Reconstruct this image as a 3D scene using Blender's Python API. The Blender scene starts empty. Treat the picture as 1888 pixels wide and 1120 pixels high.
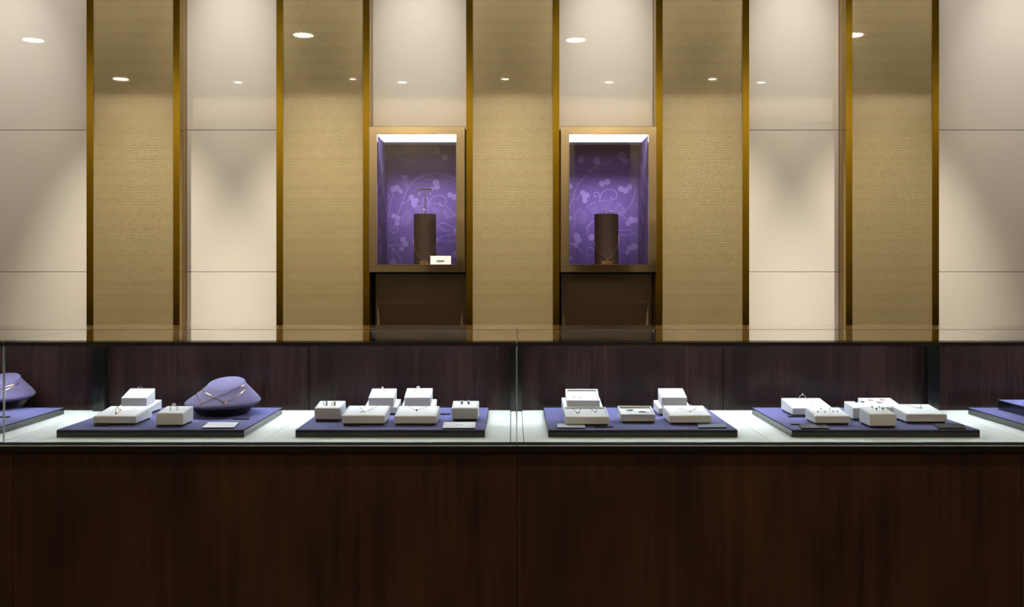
import bpy, math, random
from math import sin, cos, pi, radians as R, sqrt, floor
from mathutils import Vector
random.seed(7)
scn = bpy.context.scene
col = scn.collection

# ------------------------------------------------------------ camera, world, exposure
F, CX, HY, EYE = 1760.0, 944.0, 505.0, 1.3        # focal length, principal column, horizon row (1888x1120 frame), eye height
cam_d = bpy.data.cameras.new('camera')
cam = bpy.data.objects.new('camera', cam_d); col.objects.link(cam)
cam.location = (0, 0, EYE); cam.rotation_euler = (R(90), 0, 0)
cam_d.sensor_width = 36.0; cam_d.lens = 36.0*F/1888.0
cam_d.shift_y = -(560-HY)/1888.0; cam_d.clip_start = .02
scn.camera = cam
w = bpy.data.worlds.new('world'); scn.world = w; w.use_nodes = True
w.node_tree.nodes['Background'].inputs[0].default_value = (.9, .75, .6, 1)
w.node_tree.nodes['Background'].inputs[1].default_value = .01
scn.view_settings.view_transform = 'Standard'; scn.view_settings.look = 'None'
scn.view_settings.gamma = 1; scn.view_settings.exposure = 0.0
scn.view_settings.use_curve_mapping = False
SPOT_W, FILL_W, COL_W = 235.0, 30.0, 32.0
LED, CASE_LED, DOWN_E = 86.0, 1.8, 45.0

# ------------------------------------------------------------ materials
def lin(c):
    c = c/255.0
    return c/12.92 if c <= .04045 else ((c+.055)/1.055)**2.4
def rgb(r, g, b): return (lin(r), lin(g), lin(b), 1)
M = {}
def mat(name, c, rough=.5, metal=0., coat=0., coat_r=.03, emit=None, es=0., bump=None, sheen=0., ior=1.5):
    m = bpy.data.materials.new(name); m.use_nodes = True
    nt = m.node_tree; b = nt.nodes['Principled BSDF']
    b.inputs['Base Color'].default_value = c
    b.inputs['Roughness'].default_value = rough
    b.inputs['Metallic'].default_value = metal
    b.inputs['Coat Weight'].default_value = coat
    b.inputs['Coat Roughness'].default_value = coat_r
    b.inputs['IOR'].default_value = ior
    if sheen: b.inputs['Sheen Weight'].default_value = sheen
    if emit: b.inputs['Emission Color'].default_value = emit; b.inputs['Emission Strength'].default_value = es
    if bump:                                            # (scale, strength, stretch xyz)
        tc = nt.nodes.new('ShaderNodeTexCoord'); mp = nt.nodes.new('ShaderNodeMapping')
        mp.inputs['Scale'].default_value = bump[2]
        n = nt.nodes.new('ShaderNodeTexNoise'); n.inputs['Scale'].default_value = bump[0]; n.inputs['Detail'].default_value = 4
        bp = nt.nodes.new('ShaderNodeBump'); bp.inputs['Strength'].default_value = bump[1]; bp.inputs['Distance'].default_value = .001
        nt.links.new(tc.outputs['Object'], mp.inputs[0]); nt.links.new(mp.outputs[0], n.inputs['Vector'])
        nt.links.new(n.outputs['Fac'], bp.inputs['Height']); nt.links.new(bp.outputs[0], b.inputs['Normal'])
    M[name] = m; return m
def wood(name, c1, c2, rough, coat, seed):
    m = mat(name, c1, rough, 0, coat, .12); nt = m.node_tree; b = nt.nodes['Principled BSDF']
    tc = nt.nodes.new('ShaderNodeTexCoord')
    mp = nt.nodes.new('ShaderNodeMapping'); mp.inputs['Scale'].default_value = (60, 60, 2.2); mp.inputs['Location'].default_value = (seed, seed*2, 0)
    n = nt.nodes.new('ShaderNodeTexNoise'); n.inputs['Scale'].default_value = 1; n.inputs['Detail'].default_value = 6; n.inputs['Roughness'].default_value = .65
    mp2 = nt.nodes.new('ShaderNodeMapping'); mp2.inputs['Scale'].default_value = (5, 5, 2.5)
    n2 = nt.nodes.new('ShaderNodeTexNoise'); n2.inputs['Scale'].default_value = 1; n2.inputs['Detail'].default_value = 3
    mx = nt.nodes.new('ShaderNodeMath'); mx.operation = 'ADD'
    hf = nt.nodes.new('ShaderNodeMath'); hf.operation = 'MULTIPLY'; hf.inputs[1].default_value = .5
    cr = nt.nodes.new('ShaderNodeValToRGB')
    cr.color_ramp.elements[0].position = .36; cr.color_ramp.elements[0].color = c1
    cr.color_ramp.elements[1].position = .66; cr.color_ramp.elements[1].color = c2
    L = nt.links.new
    L(tc.outputs['Object'], mp.inputs[0]); L(tc.outputs['Object'], mp2.inputs[0]); L(mp.outputs[0], n.inputs['Vector']); L(mp2.outputs[0], n2.inputs['Vector'])
    L(n.outputs['Fac'], mx.inputs[0]); L(n2.outputs['Fac'], mx.inputs[1]); L(mx.outputs[0], hf.inputs[0]); L(hf.outputs[0], cr.inputs[0]); L(cr.outputs[0], b.inputs['Base Color'])
    return m
def glass(name, f0, tint, ex=5):
    m = bpy.data.materials.new(name); m.use_nodes = True; nt = m.node_tree; nt.nodes.clear(); L = nt.links.new
    out = nt.nodes.new('ShaderNodeOutputMaterial'); mx = nt.nodes.new('ShaderNodeMixShader')
    tr = nt.nodes.new('ShaderNodeBsdfTransparent'); tr.inputs[0].default_value = tint
    gl = nt.nodes.new('ShaderNodeBsdfGlossy'); gl.inputs['Roughness'].default_value = 0; gl.inputs[0].default_value = (1, 1, 1, 1)
    lw = nt.nodes.new('ShaderNodeLayerWeight'); lw.inputs[0].default_value = .5
    pw = nt.nodes.new('ShaderNodeMath'); pw.operation = 'POWER'; pw.inputs[1].default_value = ex
    ma = nt.nodes.new('ShaderNodeMath'); ma.operation = 'MULTIPLY_ADD'; ma.inputs[1].default_value = 1-f0; ma.inputs[2].default_value = f0
    L(lw.outputs['Facing'], pw.inputs[0]); L(pw.outputs[0], ma.inputs[0]); L(ma.outputs[0], mx.inputs[0])
    L(tr.outputs[0], mx.inputs[1]); L(gl.outputs[0], mx.inputs[2]); L(mx.outputs[0], out.inputs[0])
    M[name] = m; return m
def weave(name):
    m = mat(name, rgb(190, 165, 105), .45, .5, 1.0, .02); nt = m.node_tree; b = nt.nodes['Principled BSDF']; L = nt.links.new
    tc = nt.nodes.new('ShaderNodeTexCoord'); sp = nt.nodes.new('ShaderNodeSeparateXYZ'); L(tc.outputs['Object'], sp.inputs[0])
    def mt(op, a, bb=None, c=None):
        n = nt.nodes.new('ShaderNodeMath'); n.operation = op
        for i, v in enumerate((a, bb, c)):
            if v is None: continue
            if isinstance(v, (int, float)): n.inputs[i].default_value = v
            else: L(v, n.inputs[i])
        return n.outputs[0]
    PX, PZ = .0064, .0045
    v = mt('DIVIDE', sp.outputs['Z'], PZ); row = mt('FLOOR', v); odd = mt('FLOORED_MODULO', row, 2.0)
    u = mt('MULTIPLY_ADD', odd, .5, mt('DIVIDE', sp.outputs['X'], PX))
    fu = mt('SUBTRACT', mt('FRACT', u), .5); fv = mt('SUBTRACT', mt('FRACT', v), .5)
    # each stitch leans a little, as in a twill
    fu2 = mt('MULTIPLY_ADD', fv, .45, fu)
    d = mt('SQRT', mt('ADD', mt('MULTIPLY', fu2, fu2), mt('MULTIPLY', mt('MULTIPLY', fv, fv), 1.1)))
    h = mt('SUBTRACT', 1.0, mt('MULTIPLY', d, 1.9))
    cr = nt.nodes.new('ShaderNodeValToRGB')
    e = cr.color_ramp.elements; e[0].position = .05; e[0].color = rgb(62, 46, 20); e[1].position = .62; e[1].color = rgb(240, 221, 170)
    L(h, cr.inputs[0]); L(cr.outputs[0], b.inputs['Base Color'])
    bp = nt.nodes.new('ShaderNodeBump'); bp.inputs['Strength'].default_value = .55; bp.inputs['Distance'].default_value = .0012
    L(h, bp.inputs['Height']); L(bp.outputs[0], b.inputs['Normal'])
    return m

mat('cream_glass', rgb(230, 225, 216), .38, 0, 1.0, .015)
weave('gold_weave')
mat('brass', rgb(146, 122, 34), .2, 1.0)
mat('bronze_side', rgb(178, 146, 98), .28, .85)
mat('bronze_mirror', rgb(184, 174, 154), .07, 1.0)
mat('chrome', rgb(205, 210, 216), .12, 1.0)
mat('rail_alu', rgb(176, 198, 212), .35, .6)
mat('chrome_dull', rgb(150, 160, 172), .22, 1.0)
mat('dark_gloss', rgb(116, 98, 78), .3, 0, 1.0, .03)
mat('black_profile', rgb(6, 6, 7), .45)
mat('black_lacquer', rgb(8, 9, 9), .2, 0, .3, .1)
mat('deck_white', rgb(226, 231, 224), .55, 0, .15, .15)
mat('purple_felt', rgb(92, 90, 138), .9, bump=(900, .15, (1, 1, 1)))
mat('bust_velvet', rgb(82, 73, 106), .92, sheen=.08, bump=(1200, .2, (1, 1, 1)))
mat('white_leather', rgb(208, 210, 209), .5, bump=(700, .05, (1, 1, 1)))
mat('white_pad', rgb(238, 239, 238), .7)
mat('black_base', rgb(10, 9, 10), .5)
mat('tag_black', rgb(18, 12, 12), .35)
mat('card_and_reflect_white', rgb(248, 250, 252), .35)  # plain card in the wall case; painted reflection on the tray plaques
mat('plaque_reflect_silver', rgb(205, 212, 222), .35, .2)  # reflection on a black plaque, put into the colour
mat('plaque_reflect_slate', rgb(120, 130, 150), .35, .2)  # duller reflection on a black plaque, put into the colour
mat('plaque_black', rgb(34, 31, 32), .3)
mat('mark_grey', rgb(150, 152, 158), .5)
mat('mark_pale', rgb(200, 205, 212), .5)
mat('gold', rgb(214, 176, 110), .2, 1.0)
mat('rose_gold', rgb(224, 184, 156), .2, 1.0)
mat('silver', rgb(208, 208, 212), .18, 1.0)
mat('gem_clear', rgb(240, 242, 250), .03, 0, 1, .0, ior=2.2)
mat('gem_dark', rgb(44, 44, 54), .08, .4, 1, .0)
mat('gem_citrine', rgb(176, 164, 60), .08, .2, 1, .0)
mat('purple_paper', rgb(98, 72, 138), .75)
mat('lilac_print', rgb(140, 112, 180), .6)
mat('cylinder_brown', rgb(52, 36, 32), .55)
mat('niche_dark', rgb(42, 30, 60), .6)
wood('mahogany', rgb(30, 18, 12), rgb(74, 44, 30), .36, .1, 0)
wood('mahogany_interior', rgb(15, 9, 8), rgb(42, 26, 23), .24, 0, 3).node_tree.nodes['Principled BSDF'].inputs['IOR'].default_value = 1.38
mat('ledge_lacquer', rgb(96, 74, 52), .14, .6, 1.0, .14)
mat('ceiling_paint', rgb(120, 108, 90), .9)
mat('floor_stone', rgb(66, 54, 44), .35)
mat('far_wall', rgb(206, 188, 156), .7)
mat('far_wood', rgb(58, 36, 24), .5)
mat('far_bronze', rgb(116, 92, 64), .5)
mat('plaster', rgb(120, 110, 96), .9)
mat('led_cool', rgb(10, 10, 10), .5, emit=(.86, .92, 1.0, 1), es=LED)
mat('led_case', rgb(10, 10, 10), .5, emit=(.86, .90, 1.0, 1), es=CASE_LED)
mat('lamp_glow', rgb(10, 10, 10), .5, emit=(1.0, .86, .68, 1), es=DOWN_E)
mat('lamp_ring', rgb(220, 214, 204), .4)
glass('glass_counter', .03, (.97, .985, .98, 1))
glass('glass_top', .07, (.86, .88, .87, 1), 3.2)
glass('glass_case', .032, (.985, .985, .985, 1))
mat('glass_edge', rgb(176, 200, 208), .15, 0, 1.0)

# ------------------------------------------------------------ helpers
class MB:
    def __init__(s): s.v = []; s.f = []; s.mi = []; s.cur = 0
    def add(s, vs, fs):
        o = len(s.v); s.v += [tuple(p) for p in vs]; s.f += [tuple(i+o for i in f) for f in fs]; s.mi += [s.cur]*len(fs)
    def box(s, x0, x1, y0, y1, z0, z1): s.hexa([(x0,y0,z0),(x1,y0,z0),(x1,y1,z0),(x0,y1,z0),(x0,y0,z1),(x1,y0,z1),(x1,y1,z1),(x0,y1,z1)])
    def hexa(s, p): s.add(p, [(0,3,2,1),(4,5,6,7),(0,1,5,4),(1,2,6,5),(2,3,7,6),(3,0,4,7)])
    def loft(s, rings, cap0=True, cap1=True):
        n = len(rings[0]); vs = [p for r in rings for p in r]; fs = []
        for k in range(len(rings)-1):
            for i in range(n):
                j = (i+1) % n; fs.append((k*n+i, k*n+j, (k+1)*n+j, (k+1)*n+i))
        if cap0: fs.append(tuple(reversed(range(n))))
        if cap1: fs.append(tuple((len(rings)-1)*n+i for i in range(n)))
        s.add(vs, fs)
    def cyl(s, c, r, h, n=32, r2=None):
        r2 = r if r2 is None else r2
        s.loft([[(c[0]+r*cos(2*pi*i/n), c[1]+r*sin(2*pi*i/n), c[2]) for i in range(n)],
                [(c[0]+r2*cos(2*pi*i/n), c[1]+r2*sin(2*pi*i/n), c[2]+h) for i in range(n)]])
    def tube(s, pts, r, n=6, closed=False):
        pts = [Vector(p) for p in pts]; rings = []; N = len(pts)
        for i, p in enumerate(pts):
            a = pts[(i-1) % N] if (closed or i > 0) else p; b = pts[(i+1) % N] if (closed or i < N-1) else p
            t = (b-a).normalized() if (b-a).length > 1e-9 else Vector((0,0,1))
            up = Vector((0,0,1)) if abs(t.z) < .9 else Vector((0,1,0))
            u = t.cross(up).normalized(); v = t.cross(u).normalized()
            rings.append([tuple(p+r*(cos(2*pi*k/n)*u+sin(2*pi*k/n)*v)) for k in range(n)])
        if closed: rings.append(rings[0]); s.loft(rings, False, False)
        else: s.loft(rings)
    def ball(s, c, r, n=8, m=6, sx=1, sy=1, sz=1):
        rings = [[(c[0]+sx*r*sin(pi*k/m)*cos(2*pi*i/n), c[1]+sy*r*sin(pi*k/m)*sin(2*pi*i/n), c[2]-sz*r*cos(pi*k/m)) for i in range(n)] for k in range(1, m)]
        s.loft(rings)
    def gem(s, c, r, n=8):
        s.loft([[(c[0]+q*r*cos(2*pi*i/n), c[1]+q*r*sin(2*pi*i/n), c[2]+h*r) for i in range(n)] for q, h in ((.1,-.8),(1,0),(1,.12),(.6,.5))])
    def build(s, name, m, parent=None, bevel=0, smooth=False, loc=None):
        o3 = wloc(parent) if parent else Vector(loc or (0,0,0))
        me = bpy.data.meshes.new(name); me.from_pydata([tuple(Vector(p)-o3) for p in s.v], [], s.f)
        ms = m if isinstance(m, (list, tuple)) else [m]
        for k in ms: me.materials.append(M[k])
        for p, k in zip(me.polygons, s.mi): p.material_index = k; p.use_smooth = smooth
        me.validate(); me.update()
        o = bpy.data.objects.new(name, me); col.objects.link(o)
        if parent: o.parent = parent
        elif loc: o.location = loc
        if bevel:
            b = o.modifiers.new('bevel', 'BEVEL'); b.width = bevel; b.segments = 3; b.limit_method = 'ANGLE'; b.harden_normals = False
        return o
def wloc(o):
    v = Vector(o.location)
    while o.parent: o = o.parent; v += Vector(o.location)
    return v
def thing(name, label, cat, loc, group=None):
    o = bpy.data.objects.new(name, None); o.empty_display_size = .05; col.objects.link(o); o.location = loc
    o['label'] = label; o['category'] = cat
    if group: o['group'] = group
    return o
def tag(o, label, cat, group=None):
    o['label'] = label; o['category'] = cat
    if group: o['group'] = group
    return o
def struct(mb, name, m):
    o = mb.build(name, m); o['kind'] = 'structure'; return o
def at(px, py, D): return Vector(((px-CX)*D/F, D, EYE-(py-HY)*D/F))
def box(name, m, parent, *a, bevel=0):
    b = MB(); b.box(*a); return b.build(name, m, parent, bevel)

# ------------------------------------------------------------ room shell
XL, XR, YB, YF, ZC = -4.6, 4.6, 4.12, -2.0, 3.1
b = MB(); b.box(XL-.1, XR+.1, YF-.1, YB+.1, -.1, 0); struct(b, 'floor', 'floor_stone')
b = MB(); b.box(XL-.1, XR+.1, YF-.1, YB+.1, ZC, ZC+.1); struct(b, 'ceiling', 'ceiling_paint')
b = MB(); b.box(XL, XR, YB, YB+.1, 0, ZC); struct(b, 'wall_back', 'plaster')
b = MB(); b.box(XL-.1, XL, YF, YB, 0, ZC); struct(b, 'wall_left', 'far_wall')
b = MB(); b.box(XR, XR+.1, YF, YB, 0, ZC); struct(b, 'wall_right', 'far_wall')
b = MB(); b.box(XL, XR, YF-.1, YF, 0, ZC); struct(b, 'wall_front', ['far_wall'])

# ------------------------------------------------------------ mesh pilasters and cream cladding of the back wall
CK = [.003+.7557*(k-2) for k in range(5)]; HW = .1855; TR = .0262; DP, DW = 3.80, 3.88
where = ['at the far left', 'left of the left wall case', 'between the two wall cases', 'right of the right wall case', 'at the far right']
for k, c in enumerate(CK):
    t = thing('woven_metal_panel', 'tall gold woven metal wall panel with brass edge trims, '+where[k], 'wall panel', (c, DP+.05, 0), 'gold woven metal panels along the wall')
    box('woven_face', 'gold_weave', t, c-HW+TR, c+HW-TR, DP+.004, DP+.05, 0, ZC)
    for s in (-1, 1):
        a, e = sorted((c+s*HW, c+s*(HW-TR)))
        box('brass_trim', 'brass', t, a, e, DP, DP+.045, 0, ZC)
        a, e = sorted((c+s*HW, c+s*(HW-.01)))
        box('side_return', 'bronze_side', t, a, e, DP+.045, DW+.2, 0, ZC)['label'] = 'satin bronze side return'
ZJ = [0, .73, 1.307, 1.884, 2.461, ZC]
def cream(x0, x1, label, js):
    t = thing('cream_wall_cladding', label, 'wall panel', ((x0+x1)/2, DW+.02, 0), 'glossy cream panels between the gold ones')
    for z0, z1 in js: box('cream_panel', 'cream_glass', t, x0, x1, DW, DW+.02, z0+.001, z1-.001, bevel=.0008)
    return t
allj = list(zip(ZJ[:-1], ZJ[1:])); upj = [(1.884, 2.461), (2.461, ZC)]
G = .0008
cream(XL+.01, CK[0]-HW-G, 'wide glossy cream wall cladding with two joints at far left', allj)
cream(CK[0]+HW+G, CK[1]-HW-G, 'narrow glossy cream cladding strip between the two left gold panels', allj)
cream(CK[1]+HW+G, CK[2]-HW-G, 'glossy cream cladding above the left wall case', upj)
cream(CK[2]+HW+G, CK[3]-HW-G, 'glossy cream cladding above the right wall case', upj)
cream(CK[3]+HW+G, CK[4]-HW-G, 'narrow glossy cream cladding strip between the two right gold panels', allj)
cream(CK[4]+HW+G, XR-.01, 'wide glossy cream wall cladding with two joints at far right', allj)
for i, (k, s) in enumerate(((1, 'left'), (2, 'right'))):
    x0, x1 = CK[k]+HW+.012, CK[k+1]-HW-.004
    d = MB(); d.box(x0, x1, DW+.004, DW+.02, .001, 1.300)
    tag(d.build('dark_glass_panel', 'dark_gloss', loc=((x0+x1)/2, DW+.01, 0)), 'dark brown glossy wall panel under the %s wall case' % s, 'wall panel', 'dark glossy panels under the wall cases')

# ------------------------------------------------------------ wallpaper print (raised print inside the panel mesh)
RC = [0]
def ribbon(mb, pts, wd, y):
    P = []
    n = len(pts)                                        # Catmull-Rom smoothing
    for i in range(n-1):
        p0, p1, p2, p3 = pts[max(i-1,0)], pts[i], pts[i+1], pts[min(i+2,n-1)]
        for q in range(5):
            t = q/5.0
            P.append(tuple(.5*((2*p1[a])+(-p0[a]+p2[a])*t+(2*p0[a]-5*p1[a]+4*p2[a]-p3[a])*t*t+(-p0[a]+3*p1[a]-3*p2[a]+p3[a])*t**3) for a in (0, 1)))
    P.append(pts[-1]); vs = []; fs = []; wd *= .8
    RC[0] += 1; y -= .0000015*RC[0]
    for i, p in enumerate(P):
        a, c = P[max(i-1,0)], P[min(i+1,len(P)-1)]
        dx, dz = c[0]-a[0], c[1]-a[1]; l = sqrt(dx*dx+dz*dz) or 1
        ww = wd/2
        vs += [(p[0]-dz/l*ww, y-.000003*i, p[1]+dx/l*ww), (p[0]+dz/l*ww, y-.000003*i, p[1]-dx/l*ww)]
        if i: fs.append((2*i-2, 2*i-1, 2*i+1, 2*i))
    mb.add(vs, fs)
def disc(mb, x, z, r, y): mb.add([(x+r*cos(2*pi*i/20), y, z+r*sin(2*pi*i/20)) for i in range(20)], [tuple(range(20))])
def fan(mb, conv, c, r, a0, a1, n, y):
    out = []
    for i in range(n):
        for q in range(6):
            a = a0+(a1-a0)*(i+q/6.0)/n; rr = r*(.88+.13*sin(pi*q/6.0))
            out.append(conv(c[0]+rr*cos(R(a)), c[1]-rr*sin(R(a))))
    out.append(conv(c[0]+.88*r*cos(R(a1)), c[1]-.88*r*sin(R(a1))))
    ribbon(mb, out, .0026, y)
    for i in range(n+1):
        a = a0+(a1-a0)*i/n
        ribbon(mb, [conv(c[0]+q*r*cos(R(a)), c[1]-q*r*sin(R(a))) for q in (.35, .6, .86)], .0014, y+.0001)
        if i < n:
            a += (a1-a0)*.5/n
            ribbon(mb, [conv(c[0]+q*r*cos(R(a)), c[1]-q*r*sin(R(a))) for q in (.45, .65, .78)], .0010, y+.0001)
DB = 4.06
PRINT = {
 'left': dict(o=(690, 240), s=4.306,
  stems=[[(160,760),(182,680),(215,600),(250,500),(310,410),(380,365),(450,345),(530,345),(600,365),(680,405)],[(380,365),(405,388),(450,396),(490,405)],
   [(240,380),(240,430),(262,468)],[(262,380),(258,420),(270,450)],[(215,582),(250,575),(280,548)],[(115,515),(132,560),(125,620),(116,690)],[(150,490),(150,520),(138,552)],
   [(110,925),(165,912),(215,915)],[(110,900),(160,950),(200,1010),(220,1070)],[(140,920),(150,980),(155,1040)],[(500,760),(550,735),(610,765),(660,790)],[(500,762),(560,800),(620,795)],
   [(495,870),(560,840),(650,825)],[(495,872),(570,888),(650,880)],[(170,205),(230,190),(320,150)],[(190,215),(240,235),(320,260)],[(560,700),(610,690),(670,660)]],
  spirals=[[(430,650),(435,590),(450,550),(480,525),(520,517),(556,532),(572,562),(560,592),(535,600),(520,588),(524,574),(536,574)],[(432,600),(428,555),(405,535),(388,550),(390,575),(408,582)],
   [(182,750),(186,788),(165,812),(140,808),(127,790),(134,770),(152,772),(153,788)]],
  blobs=[(150,470,24),(180,460,26),(210,486,18),(490,417,28),(497,450,26),(458,468,18),(295,535,22),(335,557,20),(318,592,24),(312,565,22),(155,682,22),(190,700,22),(182,742,22),
   (228,870,24),(245,905,28),(218,945,20),(600,515,22),(634,530,24),(150,1050,28),(650,800,20),(645,985,26),(180,170,26),(215,160,22),(500,165,30),(560,215,28),(230,370,14),(255,368,12)],
  fans=[((330,725),112,125,200,7),((410,715),125,95,135,4),((480,705),125,60,105,4),((520,700),112,5,62,6)]),
 'right': dict(o=(1040, 240), s=4.149,
  stems=[[(42,600),(70,510),(100,430),(150,365),(215,300),(290,260),(400,212)],[(525,370),(541,430),(538,500),(510,570),(460,622),(410,645)],[(70,535),(100,525),(125,495)],[(540,462),(565,462)],
   [(528,565),(550,572),(566,595)],[(100,380),(92,400),(105,425)],[(42,865),(80,868),(110,850)],[(42,870),(95,890),(150,950),(190,1020)],[(420,768),(500,768),(550,800),(575,835)],[(420,802),(470,804),(520,790)],
   [(420,640),(450,655),(480,690)],[(165,760),(185,730),(225,700)],[(500,400),(500,430),(490,450)],[(220,690),(190,740),(175,800)]],
  spirals=[[(272,560),(275,520),(285,488),(312,463),(345,454),(385,465),(403,492),(398,517),(380,530),(360,525),(358,512),(368,508)],[(272,520),(270,495),(255,476),(236,478),(230,495),(240,511),(254,505)],
   [(235,935),(220,905),(190,900),(170,922),(174,952),(200,966),(215,955)]],
  blobs=[(143,480,22),(175,500,22),(160,542,20),(158,512,22),(290,410,24),(330,396,25),(435,450,24),(470,462,26),(500,436,22),(45,430,22),(95,810,25),(108,840,28),(90,878,20),(512,690,28),(545,690,22),
   (488,717,20),(535,893,28),(500,905,22),(484,938,18),(210,822,28),(45,982,20),(43,672,20),(130,225,30),(250,235,30),(440,200,36),(470,235,24)],
  fans=[((225,690),150,138,196,6),((265,675),130,98,140,4),((315,660),125,62,112,4),((350,665),125,8,62,6)])}

# ------------------------------------------------------------ the two wall cases
def wall_case(side, c, px):
    x0, x1, z0, z1 = c-.188, c+.188, 1.306, 1.878
    a0, a1, e0, e1 = c-.1575, c+.1575, 1.334, 1.848
    yf = 3.74
    t = thing('wall_display_case', 'bronze framed wall display case lined in purple floral paper, %s one' % side, 'display case', (c, yf, z0), 'wall display cases')
    f = MB()                                              # mitred frame, one mesh
    O = [(x0,z0),(x1,z0),(x1,z1),(x0,z1)]; I = [(a0,e0),(a1,e0),(a1,e1),(a0,e1)]
    vs = [(p[0], y_, p[1]) for y_ in (yf, yf+.036) for Q in (O, I) for p in Q]; fs = []
    for i in range(4):
        j = (i+1) % 4
        fs += [(i,j,4+j,4+i),(8+j,8+i,12+i,12+j),(j,i,8+i,8+j),(4+i,4+j,12+j,12+i)]
    f.add(vs, fs)
    f.build('frame', 'bronze_mirror', t, bevel=.0015)
    J = [(a0-.012,e0-.0125),(a1+.012,e0-.0125),(a1+.012,e1+.0125),(a0-.012,e1+.0125)]; f = MB()
    for i in range(4):
        j = (i+1) % 4
        f.hexa([(O[i][0],yf+.037,O[i][1]),(O[j][0],yf+.037,O[j][1]),(O[j][0],DB+.02,O[j][1]),(O[i][0],DB+.02,O[i][1]),
                (J[i][0],yf+.037,J[i][1]),(J[j][0],yf+.037,J[j][1]),(J[j][0],DB+.02,J[j][1]),(J[i][0],DB+.02,J[i][1])])
    f.build('case_body', 'bronze_side', t)
    l = MB(); w_ = .0022
    for q in ((a0,a0+w_,e0,e1),(a1-w_,a1,e0,e1),(a0+w_,a1-w_,e0,e0+w_),(a0+w_,a1-w_,e1-w_,e1)): l.box(q[0],q[1],yf-.0015,yf+.012,q[2],q[3])
    l.build('inner_lip', 'chrome', t)
    P = PRINT[side]
    conv = lambda u, v: ((P['o'][0]+u/P['s']-CX)*DB/F, EYE-(P['o'][1]+v/P['s']-HY)*DB/F)
    ins = lambda p: a0 < p[0] < a1 and e0 < p[1] < e1
    bp = MB(); bp.box(a0-.01, a1+.01, DB, DB+.012, e0-.01, e1+.01); bp.cur = 1
    y = DB-.0004
    for s_ in P['stems']: ribbon(bp, [conv(*p) for p in s_], .0036, y)
    for s_ in P['spirals']: ribbon(bp, [conv(*p) for p in s_], .0042, y-.0001)
    for i, (u, v, r) in enumerate(P['blobs']):
        q = conv(u, v); disc(bp, q[0], q[1], r/P['s']*DB/F*.96, y-.0002-.00002*i)
    for fc in P['fans']: fan(bp, conv, fc[0], fc[1], fc[2], fc[3], fc[4], y-.0001)
    # trim the print to the panel
    keep = [i for i, fc in enumerate(bp.f) if i < 6 or all(ins((bp.v[k][0], bp.v[k][2])) for k in fc)]
    bp.f = [bp.f[i] for i in keep]; bp.mi = [bp.mi[i] for i in keep]
    bp.build('back_panel', ['purple_paper', 'lilac_print'], t)
    for s in (-1, 1):                                      # side panels with the same print seen edge-on
        sp = MB(); xa, xb = sorted((c+s*.1575, c+s*.1675)); sp.box(xa, xb, yf+.037, DB, e0-.01, e1+.01); sp.cur = 1
        tmp = MB(); rr = random.Random(5+s)
        for k in range(7):
            z = e0+.05+k*.068; yy = 3.80+.22*rr.random()
            for (du, dv, r) in ((0,0,.016),(.022,.010,.014),(.008,.026,.013)): disc(tmp, yy+du, z+dv, r, 0)
            ribbon(tmp, [(yy, z), (yy-.03, z+.04), (yy-.01, z+.09), (yy+.05, z+.12), (yy+.06, z+.16)], .0045, 0)
        xs = c+s*.1572
        vs = [(xs, v[0], v[2]) for v in tmp.v]
        fs = [fc for fc in tmp.f if all(yf+.04 < tmp.v[k][0] < DB-.002 and e0 < tmp.v[k][2] < e1-.02 for k in fc)]
        sp.add(vs, fs)
        sp.build('side_panel', ['purple_paper', 'lilac_print'], t)
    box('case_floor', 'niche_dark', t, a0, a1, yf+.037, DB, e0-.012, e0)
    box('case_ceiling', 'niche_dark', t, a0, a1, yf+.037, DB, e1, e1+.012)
    box('light_panel', 'led_case', t, a0+.004, a1-.004, yf+.014, 3.93, e1-.006, e1)
    d = bpy.data.lights.new('case_beam', 'AREA'); d.shape = 'RECTANGLE'; d.size = .312; d.size_y = .012; d.energy = .5; d.color = (.9, .93, 1); d.spread = R(50)
    o = bpy.data.objects.new('case_beam', d); col.objects.link(o); o.parent = t; o.location = (0, .055, e1-.008-z0); o.rotation_euler = (R(42), 0, 0)
    box('light_baffle', 'niche_dark', t, a0+.002, a1-.002, 3.931, 3.936, e1-.016, e1)
    box('glass_pane', 'glass_case', t, a0+.001, a1-.001, yf+.004, yf+.009, e0+.001, e1-.001)
    return t
wall_case('left', -.3735, None); wall_case('right', .3795, None)
ZF = 1.334                                                # case floor
def pedestal(px0, px1, D, label):
    p0, p1 = at(px0, 395, D), at(px1, 395, D); cx = (p0.x+p1.x)/2; r = (p1.x-p0.x)/2; zt = p0.z
    t = thing('cylinder_riser', label, 'display stand', (cx, D, ZF))
    m = MB(); m.loft([[(cx+q*cos(2*pi*i/48), D+q*sin(2*pi*i/48), z) for i in range(48)] for q, z in ((r, ZF), (r, zt-.002), (r-.002, zt))])
    m.build('cylinder', 'cylinder_brown', t)
    n = MB(); n.loft([[(cx+q*sin(a), D-q*cos(a), z) for q, z in ((r+.0002, ZF), (r+.0012, ZF), (r+.0012, ZF+.017), (r+.0002, ZF+.017))] for a in [R(-35+5*i) for i in range(15)]])
    n.build('name_plate', 'gold', t)
    return cx, D, r, zt
c1 = pedestal(763, 804, 3.86, 'brown cylinder riser in the left wall case')
c2 = pedestal(1096, 1140, 3.86, 'dark brown cylinder riser in the right wall case')
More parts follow.
